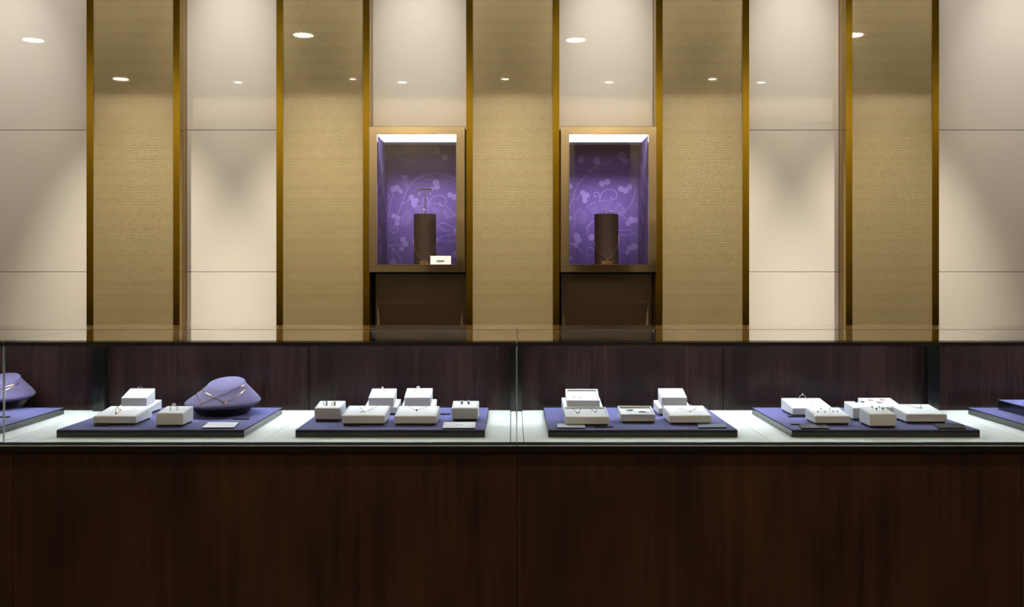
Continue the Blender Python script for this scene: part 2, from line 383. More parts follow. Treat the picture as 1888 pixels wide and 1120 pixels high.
def draped(cc, ztop, zlow, label):
    cx, cy, r, zt = cc; t = thing('necklace', label, 'necklace', (cx, cy-r, zlow))
    pts = []
    for i in range(33):
        a = -100+200*i/32.0; q = abs(a)/100.0
        pts.append((cx+(r+.0022)*sin(R(a)), cy-(r+.0022)*cos(R(a)), zlow+(ztop-zlow)*(q**1.15)))
    m = MB(); m.tube(pts, .0008); m.build('chain', 'rose_gold', t)
    m = MB(); m.ball((cx, cy-r-.0045, zlow-.003), .0028); m.build('pendant', 'silver', t)
draped(c1, at(761, 440, 3.86).z, at(784, 482, 3.8).z, 'fine gold necklace draped round the riser in the left wall case')
draped(c2, at(1096, 436, 3.86).z, at(1120, 479, 3.8).z, 'fine gold necklace draped round the riser in the right wall case')

# ---- jewellery builders
def necklace(pts, label, pend='flower', m='silver', r=.00062, group=None, pm=None, at_i=None):
    """pts: chain points in world space; pendant hangs at the lowest/nearest given index"""
    t = thing('necklace', label, 'necklace', tuple(pts[at_i]) if at_i is not None else tuple(pts[len(pts)//2]), group)
    c = MB(); c.tube(pts, r, 5); c.build('chain', m, t)
    p = Vector(pts[at_i] if at_i is not None else pts[len(pts)//2]); g = MB()
    if pend == 'flower':
        for k in range(3): g.ball((p.x+.0032*cos(R(90+120*k)), p.y-.002+.0012*sin(R(90+120*k)), p.z-.002+.003*sin(R(90+120*k))), .0024, sy=.6)
        g.ball((p.x, p.y-.0035, p.z-.002), .0014)
    elif pend == 'bars':
        for k in range(3): g.tube([(p.x-.004+.005*k, p.y+.004*k, p.z+.001), (p.x-.0065+.005*k, p.y-.003+.004*k, p.z+.0015)], .0009)
    elif pend == 'bar': g.tube([(p.x-.003, p.y+.004, p.z+.001), (p.x+.004, p.y-.004, p.z+.001)], .0011)
    elif pend == 'ring':
        g.tube([(p.x+.0035*cos(2*pi*i/12), p.y-.003+.0035*sin(2*pi*i/12), p.z+.001) for i in range(12)], .0009, 5, True)
    else: g.gem((p.x, p.y-.001, p.z+.002), .0022)
    g.build('pendant', pm or m, t); return t
def ring(p, label, m='silver', gm='gem_clear', R_=.0088, gem=.0026, flat=False, group=None, yaw=0, cluster=False):
    p = Vector(p); t = thing('finger_ring', label, 'ring', tuple(p), group)
    c = MB()
    if flat: c.tube([(p.x+R_*cos(2*pi*i/28), p.y+R_*sin(2*pi*i/28), p.z+.0012) for i in range(28)], .0009, 6, True)
    else: c.tube([(p.x+R_*cos(2*pi*i/28)*cos(yaw), p.y+R_*cos(2*pi*i/28)*sin(yaw), p.z+R_*.55+R_*sin(2*pi*i/28)) for i in range(28)], .0009, 6, True)
    c.build('band', m, t)
    g = MB()
    if flat: q = (p.x, p.y-R_, p.z+.003)
    else: q = (p.x, p.y, p.z+R_*1.55+.001)
    if cluster:
        for k in range(5): g.ball((q[0]+.0035*cos(R(72*k)), q[1]+.002*sin(R(72*k)), q[2]+.0018*sin(R(72*k))), .0019)
    g.gem((q[0], q[1], q[2]+.0008), gem); g.build('stone', gm, t); return t
def earring(p, label, m='silver', gm='gem_dark', hoop=False, clip=False, drop=False, group=None, sc=1.0):
    p = Vector(p); t = thing('earring', label, 'earring', tuple(p), group)
    if hoop:
        c = MB(); c.tube([(p.x+.0035*sc*cos(2*pi*i/14), p.y-.002, p.z+.004*sc+.0045*sc*sin(2*pi*i/14)) for i in range(14)], .001, 6, True); c.build('hoop', m, t)
        if clip: c = MB(); c.box(p.x+.001, p.x+.006, p.y+.001, p.y+.004, p.z-.001, p.z+.010); c.build('display_clip', 'white_leather', t, bevel=.0006)
    elif drop:
        c = MB(); c.tube([(p.x, p.y, p.z), (p.x, p.y, p.z-.010)], .0006); c.build('hook', m, t)
        c = MB(); c.ball((p.x, p.y, p.z-.0155), .0016, sz=3.0); c.build('drop', 'gem_clear', t)
    else:
        c = MB(); c.tube([(p.x, p.y, p.z), (p.x, p.y, p.z+.004*sc)], .0007); c.build('post', m, t)
        c = MB(); c.gem((p.x, p.y, p.z+.0045*sc), .0024*sc); c.build('stud', gm, t)
        if clip: c = MB(); c.box(p.x-.003, p.x+.003, p.y+.002, p.y+.005, p.z-.001, p.z+.010); c.build('display_clip', 'white_leather', t, bevel=.0006)
    return t

# things on the risers
zt = c1[3]; cx = c1[0]
t = thing('earring_stand', 'small T-shaped metal earring stand on the left riser', 'earring stand', (cx, 3.86, zt))
m = MB(); m.cyl((cx, 3.86, zt), .012, .002, 24); m.build('foot', 'silver', t)
m = MB(); m.tube([(cx, 3.86, zt+.002), (cx, 3.86, zt+.101)], .0020, 10); m.build('stem', 'silver', t)
m = MB(); m.tube([(cx-.027, 3.86, zt+.101), (cx+.027, 3.86, zt+.101)], .0026, 10)
for s in (-1, 1): m.ball((cx+s*.027, 3.86, zt+.101), .0042)
m.build('crossbar', 'silver', t)
earring((cx-.0225, 3.856, zt+.098), 'drop earring on the left end of the T stand', drop=True, group='drop earrings on the T stand')
earring((cx+.0225, 3.856, zt+.098), 'drop earring on the right end of the T stand', drop=True, group='drop earrings on the T stand')
ring((cx-.002, 3.835, zt), 'large bright diamond ring at the foot of the T stand', R_=.010, gem=.005, cluster=True)
ring((c2[0]-.002, 3.86, zt), 'gold flower ring on the right riser', 'gold', 'gem_citrine', R_=.0085, gem=.003, cluster=True)
ring((c2[0]+.017, 3.84, zt), 'low bright white stone ring on the right riser', R_=.0055, gem=.0055, cluster=True)
p0, p1 = at(793.5, 487, 3.79), at(831.5, 472, 3.79)
t = thing('price_card', 'white printed card standing in front of the left riser', 'card', (p0.x, 3.79, ZF))
m = MB(); m.hexa([(p0.x,3.785,ZF),(p1.x,3.785,ZF),(p1.x,3.80,ZF),(p0.x,3.80,ZF),(p0.x,3.793,p1.z),(p1.x,3.793,p1.z),(p1.x,3.796,p1.z),(p0.x,3.796,p1.z)]); m.build('card', 'card_and_reflect_white', t)
m = MB()
for k in range(3): m.box(p0.x+.032-.004*k, p0.x+.048+.004*k, 3.7845+.002*(2-k)*.8, 3.789, ZF+.011+.004*k, ZF+.0122+.004*k)
m.build('lettering', 'mark_pale', t)

# ------------------------------------------------------------ display counters
ZD, ZT = .910, 1.146                                      # deck and top heights
LY = 2.580                                                # line of the lights under the top
YG, YK, YR, YE = 2.20, 2.724, 2.631, 2.849                # front glass, rear panel, ledge front, ledge back
mod = [-2.352, -1.170, .012, 1.194, 2.376]
lab = ['partly seen glass topped mahogany jewellery counter at the far left edge', 'glass topped mahogany jewellery counter left of the centre joint',
       'glass topped mahogany jewellery counter right of the centre joint', 'partly seen glass topped mahogany jewellery counter at the far right edge']
for i in range(4):
    x0, x1 = mod[i]+.0006, mod[i+1]-.0006
    t = thing('display_counter', lab[i], 'display counter', ((x0+x1)/2, YG+.3, 0), 'jewellery display counters')
    box('front_panel', 'mahogany', t, x0, x1, YG+.038, YG+.056, .06, ZD-.0205)
    box('plinth', 'black_profile', t, x0, x1, YG+.06, YE-.04, 0, .06)
    box('cabinet_back', 'mahogany', t, x0, x1, YE-.03, YE-.01, .06, ZT-.012)
    for xa, xb in ((x0, x0+.02), (x1-.02, x1)): box('cabinet_side', 'mahogany', t, xa, xb, YG+.056, YE-.03, .06, ZD-.022)
    xm = (x0+x1)/2
    e0 = .0155
    for xa, xb in ((x0+e0, xm-.0005), (xm+.0005, x1-e0)):
        box('deck_board', 'deck_white', t, xa, xb, YG+.005, YK, ZD-.008, ZD, bevel=.0006)
    for xa, xb in ((x0, x0+e0-.0015), (x1-e0+.0015, x1)): box('deck_strip', 'deck_white', t, xa, xb, YG+.005, YK, ZD-.008, ZD, bevel=.0006)
    for xa, xb in ((x0, xm-.001), (xm+.001, x1)):
        box('rear_panel', 'mahogany_interior', t, xa, xb, YK, YK+.02, ZD-.02, ZT-.012)
    for xa, xb in ((x0, x0+.016), (x1-.016, x1)): box('corner_post', 'black_lacquer', t, xa, xb, YK-.022, YK-.0005, ZD, ZT-.012)
    # front rail, glass, top
    r_ = MB(); r_.box(x0, x1, YG-.006, YG+.0045, ZD-.0080, ZD-.0045); r_.build('front_rail', 'rail_alu', t, bevel=.0012)
    box('under_tray', 'black_profile', t, x0, x1, YG+.0045, YK, ZD-.0205, ZD-.0082)
    box('rail_top_strip', 'chrome_dull', t, x0, x1, YG-.004, YG+.0045, ZD-.004, ZD+.001)  # dull chrome strip between rail and front glass
    box('front_glass', 'glass_counter', t, x0+.0012, x1-.0012, YG-.003, YG+.003, ZD+.001, ZT-.010)
    box('glass_edge', 'glass_edge', t, x1-.0011, x1+.0005, YG-.0032, YG+.0032, ZD+.001, ZT-.0045)
    box('glass_edge', 'glass_edge', t, x1-.0011, x1+.0010, YG-.0042, YR, ZT-.0041, ZT+.0001)
    box('top_glass', 'glass_top', t, x0+.0012, x1-.0012, YG-.004, YR, ZT-.004, ZT)
    box('top_frit', 'black_profile', t, x0, x1, YG+.003, YG+.036, ZT-.0095, ZT-.0045)
    box('light_profile', 'black_profile', t, x0, x1, YG-.004, YG+.0025, ZT-.0098, ZT-.0042)
    box('profile_edge', 'chrome', t, x0, x1, YG-.004, YG+.0035, ZT-.013, ZT-.0101)
    lb = MB(); lb.box(x0+.02, x1-.02, LY-.010, LY+.010, ZT-.0065, ZT-.0045)
    lb.box(x0+.02, x1-.02, LY-.010, LY-.0085, ZT-.0105, ZT-.0065)
    lb.build('light_bar', 'black_profile', t)
    box('light_strip', 'led_cool', t, x0+.05, x1-.05, LY-.007, LY+.007, ZT-.0080, ZT-.0068)
    box('rear_ledge', 'ledge_lacquer', t, x0, x1, YR+.0005, YE, ZT-.012, ZT+.0005, bevel=.0006)

# ------------------------------------------------------------ trays
ZTR = .928; TD0, TD1 = 2.273, 2.650
def tray(x0, x1, label, z0=ZD, z1=ZTR, d0=TD0, d1=TD1, name='display_tray'):
    t = thing(name, label, 'display tray', ((x0+x1)/2, (d0+d1)/2, z0), 'purple topped display trays')
    box('tray_body', 'black_lacquer', t, x0, x1, d0, d1, z0, z1-.0012, bevel=.0012)
    box('felt_top', 'purple_felt', t, x0+.001, x1-.001, d0+.001, d1-.001, z1-.0013, z1)
    return t
tray(-1.69, -1.243, 'purple topped black tray at the left edge under a cut-off bust')
tray(-1.085, -.638, 'purple topped black tray carrying the whole purple bust')
tray(-.516, -.0645, 'purple topped black tray just left of the glass joint')
tray(.0865, .5375, 'purple topped black tray just right of the glass joint')
tray(.666, 1.1145, 'purple topped black tray crowded with low white blocks, second from right')
tray(1.266, 1.713, 'purple topped black tray with a smaller slab on it at the right edge')
tray(1.334, 1.65, 'small thick purple topped slab lying on the rightmost tray', ZTR, ZTR+.026, 2.38, 2.62, 'display_riser')

# ------------------------------------------------------------ white blocks
class Blk: pass
def block(label, xl, xr, yt, ybk, depth, yb=None, D=None, zt=None, zk=None, on=None, open_=False, world=False, pad=True, name='display_block', slit=False):
    B = Blk(); zb = ZTR+.005
    if D is None: D = (EYE-zb)*F/(yb-HY)
    B.D1, B.D2 = D, D+depth
    if world: B.x0, B.x1 = xl, xr
    else: B.x0, B.x1 = (xl-CX)*D/F, (xr-CX)*D/F
    B.z1 = zt if zt is not None else EYE-(yt-HY)*D/F
    B.z2 = zk if zk is not None else EYE-(ybk-HY)*(D+depth)/F
    B.s = (B.z2-B.z1)/depth
    if on: b1, b2 = on.zat(D)+.0002, on.zat(D+depth)+.0002
    else: b1 = b2 = zb
    B.zat = lambda y: B.z1+B.s*(y-B.D1)
    base = b1 if on else ZTR
    t = thing(name, label, 'display block', ((B.x0+B.x1)/2, (B.D1+B.D2)/2, base), 'white jewellery display blocks')
    B.t = t
    x0, x1, d1, d2 = B.x0, B.x1, B.D1, B.D2
    if not open_:
        m = MB(); m.hexa([(x0,d1,b1),(x1,d1,b1),(x1,d2,b2),(x0,d2,b2),(x0,d1,B.z1),(x1,d1,B.z1),(x1,d2,B.z2),(x0,d2,B.z2)])
        m.build('block_body', 'white_leather', t, bevel=.0015)
        if pad:
            e = .005; m = MB()
            if slit:
                ys = (d1+e, d1+(d2-d1)*.52, d1+(d2-d1)*.52+.0012, d2-e); segs = ((ys[0], ys[1]), (ys[2], ys[3]))
            else: segs = ((d1+e, d2-e),)
            for ya, yb_ in segs:
                za, zb_ = B.zat(ya), B.zat(yb_)
                m.hexa([(x0+e,ya,za-.001),(x1-e,ya,za-.001),(x1-e,yb_,zb_-.001),(x0+e,yb_,zb_-.001),(x0+e,ya,za+.0006),(x1-e,ya,za+.0006),(x1-e,yb_,zb_+.0006),(x0+e,yb_,zb_+.0006)])
            m.build('pad', 'white_pad', t, bevel=.0004)
        B.lift = .0006
    else:
        e = .0035; dp = open_
        m = MB(); O = [(x0,d1),(x1,d1),(x1,d2),(x0,d2)]; I = [(x0+e,d1+e),(x1-e,d1+e),(x1-e,d2-e),(x0+e,d2-e)]
        bz = lambda y: b1+(b2-b1)*(y-d1)/depth
        vs = [(p[0],p[1],bz(p[1])) for p in O]+[(p[0],p[1],B.zat(p[1])) for p in O]+[(p[0],p[1],B.zat(p[1])) for p in I]+[(p[0],p[1],B.zat(p[1])-dp) for p in I]
        fs = [(0,3,2,1),(0,1,5,4),(1,2,6,5),(2,3,7,6),(3,0,4,7),(4,5,9,8),(5,6,10,9),(6,7,11,10),(7,4,8,11),(8,9,13,12),(9,10,14,13),(10,11,15,14),(11,8,12,15),(12,13,14,15)]
        m.add(vs, fs); m.build('tray_body', 'white_leather', t, bevel=.0007)
        B.lift = -dp
    if not on:
        box('foot', 'black_base', t, x0+.004, x1-.004, d1+.003, d2-.003, ZTR, ZTR+.0052)
    def P(px, py, lift=.0008):
        z1_ = B.z1+B.lift+lift; t_ = (EYE-z1_+B.s*B.D1)/(B.s+(py-HY)/F)
        return Vector(((px-CX)*t_/F, t_, EYE-(py-HY)*t_/F))
    B.P = P; return B

# tray with the bust
A1 = block('low square white block at the front left of the bust tray', 171.4, 250.7, 768.4, 749.1, .105, yb=781.2)
A2 = block('lower white block of the pair stacked behind, left of the bust', -1.042, -.954, 0, 0, .10, D=2.50, zt=.946, zk=.9568, world=True)
A3 = block('upper small white block of the stack left of the bust', -1.0297, -.9624, 0, 0, .06, D=2.515, zt=.9726, zk=.9905, world=True, on=A2, slit=True)
A4 = block('small tall white ring block in front of the bust', 287.7, 337.5, 763, 749.1, .075, yb=783.9, slit=True)
# second tray
B1 = block('small tall white earring block at the left of the second tray', 579.5, 628.2, 753.4, 739.6, .072, yb=773.9)
B2 = block('low square white necklace block, front left of the second tray', 630.1, 709.2, 767.2, 748.4, .105, yb=781.5)
B3 = block('low square white necklace block with a trefoil pendant, front middle of second tray', 726.7, 804.8, 767.9, 749.1, .105, yb=781.5)
B4 = block('small tall white earring block near the glass joint', 832.5, 881.6, 753.4, 739.6, .072, yb=773.4)
B5 = block('lower white block of the left stack on the second tray', -.388, -.3005, 0, 0, .08, D=2.507, zt=.948, zk=.960, world=True)
B6 = block('upper white ring block of the left stack on the second tray', 679.2, 725.9, 733.8, 716.7, .068, D=2.515, on=B5, slit=True)
B7 = block('lower white block of the right stack on the second tray', -.2918, -.2035, 0, 0, .08, D=2.507, zt=.948, zk=.960, world=True)
B8 = block('upper white ring block of the right stack on the second tray', 745.3, 793.9, 733.4, 716.2, .068, D=2.515, on=B7, slit=True)
# third tray
C1 = block('rimmed white necklace tray at the front left of the third tray', 1043, 1123.5, 769.1, 751, .10, yb=782.5, open_=.0035, name='rimmed_block')
C2 = block('lower white block under the rimmed stud tray', .134, .237, 0, 0, .094, D=2.486, zt=.9518, zk=.9652, world=True)
C3 = block('rimmed white stud tray on top of its stack', 1045.3, 1105.8, 738.9, 717.6, .07, D=2.492, on=C2, open_=.005, name='rimmed_block')
C4 = block('small rimmed white tray holding two hoops', 1145, 1208, 764.8, 748.7, .078, yb=777.2, open_=.0055, name='rimmed_block')
C5 = block('lower white block of the stack at the right of the third tray', .3832, .4707, 0, 0, .09, D=2.495, zt=.9479, zk=.9576, world=True)
C6 = block('upper small white block of the stack right on the third tray', 1220, 1266.8, 733.4, 716.4, .065, D=2.505, on=C5, slit=True)
C7 = block('low square white necklace block at the front right of the third tray', 1234.3, 1312.5, 767.2, 748.2, .105, yb=780)
# fourth tray
D1 = block('low square white block at the back left of the crowded tray', 1461.5, 1536, 753.1, 734.5, .107, yb=765.5)
D2 = block('low white block with six small studs, front left of the crowded tray', 1502.9, 1567.8, 767.9, 751.5, .08, yb=780.8)
D3 = block('small tall white block behind the front middle one on the crowded tray', 1572.5, 1621, 753.1, 740.3, .064, yb=772.7, slit=True)
D4 = block('low white block of thin hoops at the back of the crowded tray', .918, 1.0045, 0, 0, .088, D=2.447, zt=.957, zk=.970, world=True)
D5 = block('small tall white earring block at the front middle of the crowded tray', 1603.6, 1653.5, 764.6, 751.8, .070, yb=786)
D6 = block('low white necklace block at the right of the crowded tray', 1670.6, 1746.1, 764.7, 745.7, .105, yb=778.1)

# jewellery on the blocks
def chainpts(B, pts, lift=.0008, n=4):
    out = []
    for i in range(len(pts)-1):
        for k in range(n):
            q = k/float(n); out.append(B.P(pts[i][0]+(pts[i+1][0]-pts[i][0])*q, pts[i][1]+(pts[i+1][1]-pts[i][1])*q, lift))
    out.append(B.P(*pts[-1], lift)); return out
necklace(chainpts(A1, [(258,750.5),(243,755),(228,757.5),(222,757),(216,751.5),(219,749.6)]), 'fine silver necklace with a clustered charm on the bust tray front block', 'flower', 'silver', at_i=12, pm='silver')
necklace(chainpts(A1, [(252,751.5),(238,755.5),(222,759),(214,763.5),(213,757),(214,750.5)]), 'fine gold necklace with a yellow green charm on the bust tray front block', 'flower', 'gold', at_i=12, pm='gem_citrine')
ring(A3.P(258, 719.5), 'dark stone cluster ring on the stack left of the bust', 'silver', 'gem_dark', gem=.003, cluster=True, R_=.006)
ring(A4.P(320.5, 757.5), 'open silver ring with three stones in front of the bust', gem=.0022, cluster=True, R_=.009)
earring(B1.P(599.5, 747.5), 'left silver hoop earring on the second tray end block', hoop=True, clip=True, group='hoop earrings on the left end block')
earring(B1.P(614.5, 747.5), 'right gold hoop earring on the second tray end block', 'gold', hoop=True, clip=True, group='hoop earrings on the left end block')
necklace(chainpts(B2, [(696,749.5),(684,755),(676,759),(669,761),(668,756),(663,750.5)]), 'fine necklace with three little bars on the second tray', 'bars', 'silver', at_i=12, pm='gem_dark')
necklace(chainpts(B3, [(789,750),(778,754),(768,757.5),(762,755),(754,750)]), 'fine necklace with a dark trefoil pendant on the second tray', 'flower', 'silver', at_i=8, pm='gem_dark')
ring(B6.P(705.3, 724.5), 'solitaire ring on the left stack of the second tray', R_=.0078, gem=.003)
ring(B8.P(771, 723.5), 'large diamond halo ring on the right stack of the second tray', R_=.0078, gem=.0032, cluster=True)
earring(B4.P(851.5, 746), 'left round stud on the block near the glass joint', clip=True, group='studs on the block near the glass joint')
earring(B4.P(864, 746), 'right square stud on the block near the glass joint', clip=True, group='studs on the block near the glass joint')
necklace(chainpts(C1, [(1054,752),(1060,757.5),(1065.5,762),(1069,757),(1072,752)]), 'left thin necklace with a round pendant in the rimmed tray', 'ring', 'silver', at_i=8, group='thin necklaces in the rimmed tray')
necklace(chainpts(C1, [(1088,752.5),(1093,757.5),(1098.5,762),(1099.5,757),(1100,752.5)]), 'right thin necklace with a pearl pendant in the rimmed tray', 'gem', 'silver', at_i=8, group='thin necklaces in the rimmed tray')
earring(C3.P(1058, 734.5), 'left dark stud in the raised rimmed tray', sc=.7, group='studs in the raised rimmed tray')
earring(C3.P(1069, 736), 'right dark stud in the raised rimmed tray', sc=.7, group='studs in the raised rimmed tray')
ring(C4.P(1160.5, 758), 'left thin silver hoop with a bead in the small rimmed tray', R_=.0088, gem=.0016, flat=True, gm='gem_dark')
ring(C4.P(1184, 761), 'right thin plain hoop in the small rimmed tray', R_=.0088, gem=.0010, flat=True, gm='silver')
earring(C6.P(1234.5, 725), 'left tiny stud on the raised block of the third tray', sc=.8, gm='gem_clear', group='tiny studs on the raised block')
earring(C6.P(1247, 725), 'right tiny stud on the raised block of the third tray', sc=.8, gm='gem_clear', group='tiny studs on the raised block')
necklace(chainpts(C7, [(1249,753),(1260,756),(1272,760),(1279,756),(1285,752.5)]), 'dark fine necklace with a single stone, third tray right', 'gem', 'silver', at_i=8, pm='gem_dark')
earring(C7.P(1251, 750.5), 'left pearl stud at the back of the necklace block', gm='gem_clear', group='pearl studs at the back of the necklace block')
earring(C7.P(1273, 750.5), 'right pearl stud at the back of the necklace block', gm='gem_clear', m='gold', group='pearl studs at the back of the necklace block')
necklace(chainpts(D1, [(1473,741.5),(1483,743),(1494,745.5),(1499,742),(1503,739)]), 'fine necklace with a small charm, back left of crowded tray', 'flower', 'silver', at_i=8)
ring(D1.P(1479.5, 737.5), 'broad bright ring standing at the back edge of its block', R_=.0085, gem=.0018, gm='silver')
for (px, py, l) in ((1513.5,756,'back left one'),(1530,756,'back right one'),(1508,762,'front row, first from left'),(1521,762,'front row, second from left'),(1536,761.5,'front row, third from left'),(1544,761.5,'front row, last on the right')):
    earring(D2.P(px, py), 'tiny dark stud among six on the low block, '+l, sc=.8, group='six tiny studs on the low block')
for (px, l) in ((1579, 'left'), (1590.5, 'right')):
    p = D3.P(px, 743); t = thing('earring', '%s dark bar earring on the block behind' % l, 'earring', tuple(p), 'bar earrings')
    m = MB(); m.tube([(p.x-.003, p.y+.003, p.z+.002), (p.x+.003, p.y-.003, p.z+.002)], .0016); m.build('bar', 'gem_dark', t)
    m = MB(); m.tube([(p.x, p.y, p.z-.0005), (p.x, p.y, p.z+.002)], .0007); m.build('post', 'silver', t)
for (px, py, l) in ((1604,739,'back left'),(1626,738.5,'back right'),(1622,743.5,'front')):
    ring(D4.P(px, py), 'thin gold hoop lying flat on the back block, %s one' % l, 'rose_gold', 'silver', R_=.008, gem=.0008, flat=True, group='thin hoops on the back block')
for (px, py, l, g) in ((1608,754.5,'back left','gem_clear'),(1621,754.5,'back right','gem_clear'),(1616,758.5,'front left','gem_dark'),(1627.5,758,'front right','gem_dark')):
    earring(D5.P(px, py), 'chunky stone earring on the front middle block, %s one' % l, gm=g, sc=1.3, group='chunky stone earrings')
necklace(chainpts(D6, [(1670,747.5),(1683,750.5),(1697,753.5),(1698,750),(1698,746.5)]), 'fine rose necklace with a small bar, right of crowded tray', 'bar', 'rose_gold', at_i=8, pm='silver')

# ------------------------------------------------------------ plaques (some with painted reflections) and little tags
def on_tray(px, py, z=ZTR): 
    t_ = (EYE-z)*F/(py-HY); return Vector(((px-CX)*t_/F, t_, z))
def plaque(a, bq, c, d, m, label, name, cat, mark=True):  # pale face colours stand in for reflections on like black plaques
    th = .0035
    P = [on_tray(*q, z=ZTR+th) for q in (a, bq, c, d)]    # front-left, front-right, back-right, back-left
    t = thing(name, label, cat, (sum(p.x for p in P)/4, sum(p.y for p in P)/4, ZTR))
    B_ = MB(); B_.hexa([(p.x, p.y, ZTR) for p in P]+[(p.x, p.y, ZTR+th-.0005) for p in P]); B_.build('backing', 'black_base', t)
    B_ = MB(); B_.hexa([(p.x, p.y, ZTR+th-.0005) for p in P]+[(p.x, p.y, ZTR+th) for p in P]); B_.build('face', m, t)
    if mark:
        c_ = (P[0]+P[1]+P[2]+P[3])/4; k = MB()
        k.box(c_.x-.007, c_.x-.002, c_.y-.006, c_.y+.006, ZTR+th, ZTR+th+.0003); k.box(c_.x+.002, c_.x+.007, c_.y-.006, c_.y+.006, ZTR+th, ZTR+th+.0003)
        k.build('emblem', 'mark_pale' if m in ('card_and_reflect_white', 'plaque_reflect_silver') else 'mark_grey', t)
plaque((372.5,788.5),(431.9,788.5),(441,779.1),(384.3,779.1), 'card_and_reflect_white', 'blank plaque with a painted white reflection on the bust tray', 'price_card', 'card', False)
plaque((816.3,789.2),(875.9,789.2),(877.3,778.6),(818.2,778.6), 'card_and_reflect_white', 'plaque with a painted bright white reflection near the glass joint on the second tray', 'price_card', 'card')
plaque((1027.6,788.5),(1079,788.5),(1078.2,781.5),(1027.2,781.5), 'plaque_reflect_silver', 'plaque with a painted silver grey reflection at the front left of the third tray', 'name_plaque', 'plaque')
plaque((1287.7,788.2),(1340.0,788.2),(1336.8,780.8),(1285.8,780.8), 'plaque_reflect_slate', 'plaque with a painted slate grey reflection at the front right of the third tray', 'name_plaque', 'plaque')
plaque((1477.5,789.5),(1528.7,789.5),(1523.4,782.3),(1472.4,782.3), 'plaque_black', 'black plaque at the front left of the crowded tray', 'name_plaque', 'plaque')
plaque((1729.7,789.5),(1781.5,789.5),(1772.4,781.6),(1722,781.6), 'plaque_black', 'black plaque at the front right corner of the crowded tray', 'name_plaque', 'plaque')
def ptag(x0, x1, y, l, dep=.009):
    a, c = on_tray(x0, y), on_tray(x1, y); m = MB(); m.box(a.x, c.x, a.y, a.y+dep, ZTR, ZTR+.003)
    tag(m.build('price_tag', 'tag_black', loc=((a.x+c.x)/2, a.y, ZTR), bevel=.0006), l, 'tag', 'small dark tags by the blocks')
ptag(173.5, 200.5, 786.6, 'small dark tag at the foot of the bust tray front left block')
ptag(288, 316, 787.5, 'small dark tag at the foot of the small ring block by the bust')
ptag(429, 459, 774.3, 'slim black tag lying beside the bust')
ptag(587.6, 613.4, 777.2, 'small dark tag below the block with hoop earrings')
ptag(634, 664, 786.5, 'small dark tag in front of the three bars necklace block')
ptag(774, 800, 785.5, 'small dark tag in front of the trefoil necklace block')
ptag(843, 868, 777.0, 'small dark tag below the block nearest the glass joint')
ptag(812, 831, 765.5, 'small dark tag lying behind, between two blocks of the second tray')
ptag(1096, 1131, 789.3, 'slim dark tag in front of the rimmed necklace tray')
ptag(1164, 1197, 781.2, 'small dark tag in front of the two hoops tray')
ptag(1454, 1484, 770.2, 'small dark tag by the back left block of the crowded tray')
ptag(1459, 1474, 784.2, 'small dark tag left of the front left black plaque')
ptag(1614, 1641, 790.0, 'small dark tag in front of the chunky earrings block')
ptag(-2, 16, 770.8, 'small dark tag in front of the cut-off bust', .008)

# ------------------------------------------------------------ necklace busts
def bust(cx, cy, rz, label, sc=1.0):
    t = thing('necklace_bust', label, 'necklace bust', (cx, cy, ZTR), 'low purple necklace busts')
    N = 64
    def sec(rx, ry, oy, z, tilt, ox=0):
        o = []
        for i in range(N):
            a = 2*pi*i/N; x, y, zz = rx*cos(a)+ox, ry*sin(a), 0
            zz = y*sin(R(tilt)); y = y*cos(R(tilt))+oy
            o.append(((x*cos(rz)-y*sin(rz))*sc+cx, (x*sin(rz)+y*cos(rz))*sc+cy, ZTR+(z+zz)*sc))
        return o
    base = MB(); base.loft([sec(.062,.060,.0,.0,0), sec(.066,.064,0,.004,0), sec(.084,.080,0,.022,2), sec(.088,.084,0,.027,3)]); base.build('base', 'black_base', t, smooth=True)
    S = [(.084,.080,0,.025,3), (.094,.091,0,.0275,3), (.0985,.0955,0,.032,4), (.0975,.094,.000,.036,4), (.091,.086,.002,.0425,6), (.078,.071,.006,.053,9), (.064,.055,.011,.065,13), (.0555,.045,.014,.0735,16), (.0530,.0415,.016,.0785,19), (.0520,.0405,.0163,.0795,20), (.0510,.0395,.0165,.0798,20)]
    sh = MB(); sh.loft([sec(*q) for q in S], True, False); sh.add(sec(*S[-1]), [tuple(range(N))]); o = sh.build('velvet_shell', 'bust_velvet', t, smooth=True)
    o.data.polygons[len(o.data.polygons)-1].use_smooth = False
    def surf(px, py):                                      # point of the shell's front seen at (px, py)
        best = None
        for k in range(30, 80):
            s = k/10.0; i0 = int(s); f = s-i0
            q = [S[i0][j]*(1-f)+S[i0+1][j]*f for j in range(5)]
            ring_ = sec(q[0]+.0012, q[1]+.0012, q[2], q[3], q[4])
            for p in ring_:
                if p[1] > cy+.03*sc: continue
                ex = CX+p[0]*F/p[1]; ey = HY-(p[2]-EYE)*F/p[1]; d = (ex-px)**2+(ey-py)**2
                if best is None or d < best[0]: best = (d, Vector(p))
        return best[1]
    return surf
def bust_chain(surf, pts, label, pi_):
    P = []
    for i in range(len(pts)-1):
        for k in range(3):
            q = k/3.0; P.append(surf(pts[i][0]+(pts[i+1][0]-pts[i][0])*q, pts[i][1]+(pts[i+1][1]-pts[i][1])*q))
    P.append(surf(*pts[-1])); 
    for _ in range(1): P = [P[0]]+[(P[i-1]+2*P[i]+P[i+1])/4 for i in range(1, len(P)-1)]+[P[-1]]
    P = [p+Vector((0,-.0012,.0012)) for p in P]
    return P
s1 = bust(-.768, 2.535, R(-17), 'purple velvet necklace bust with two fine gold necklaces', 1.0)
necklace(bust_chain(s1, [(366,723),(362,728),(366,737),(371.5,744.5),(385,740.5),(405,731.5),(425,722),(440,715.5),(450,711.5)], '', 0), 'gold necklace with its flower pendant at the left of the bust', 'flower', 'gold', .0007, at_i=9, pm='rose_gold')
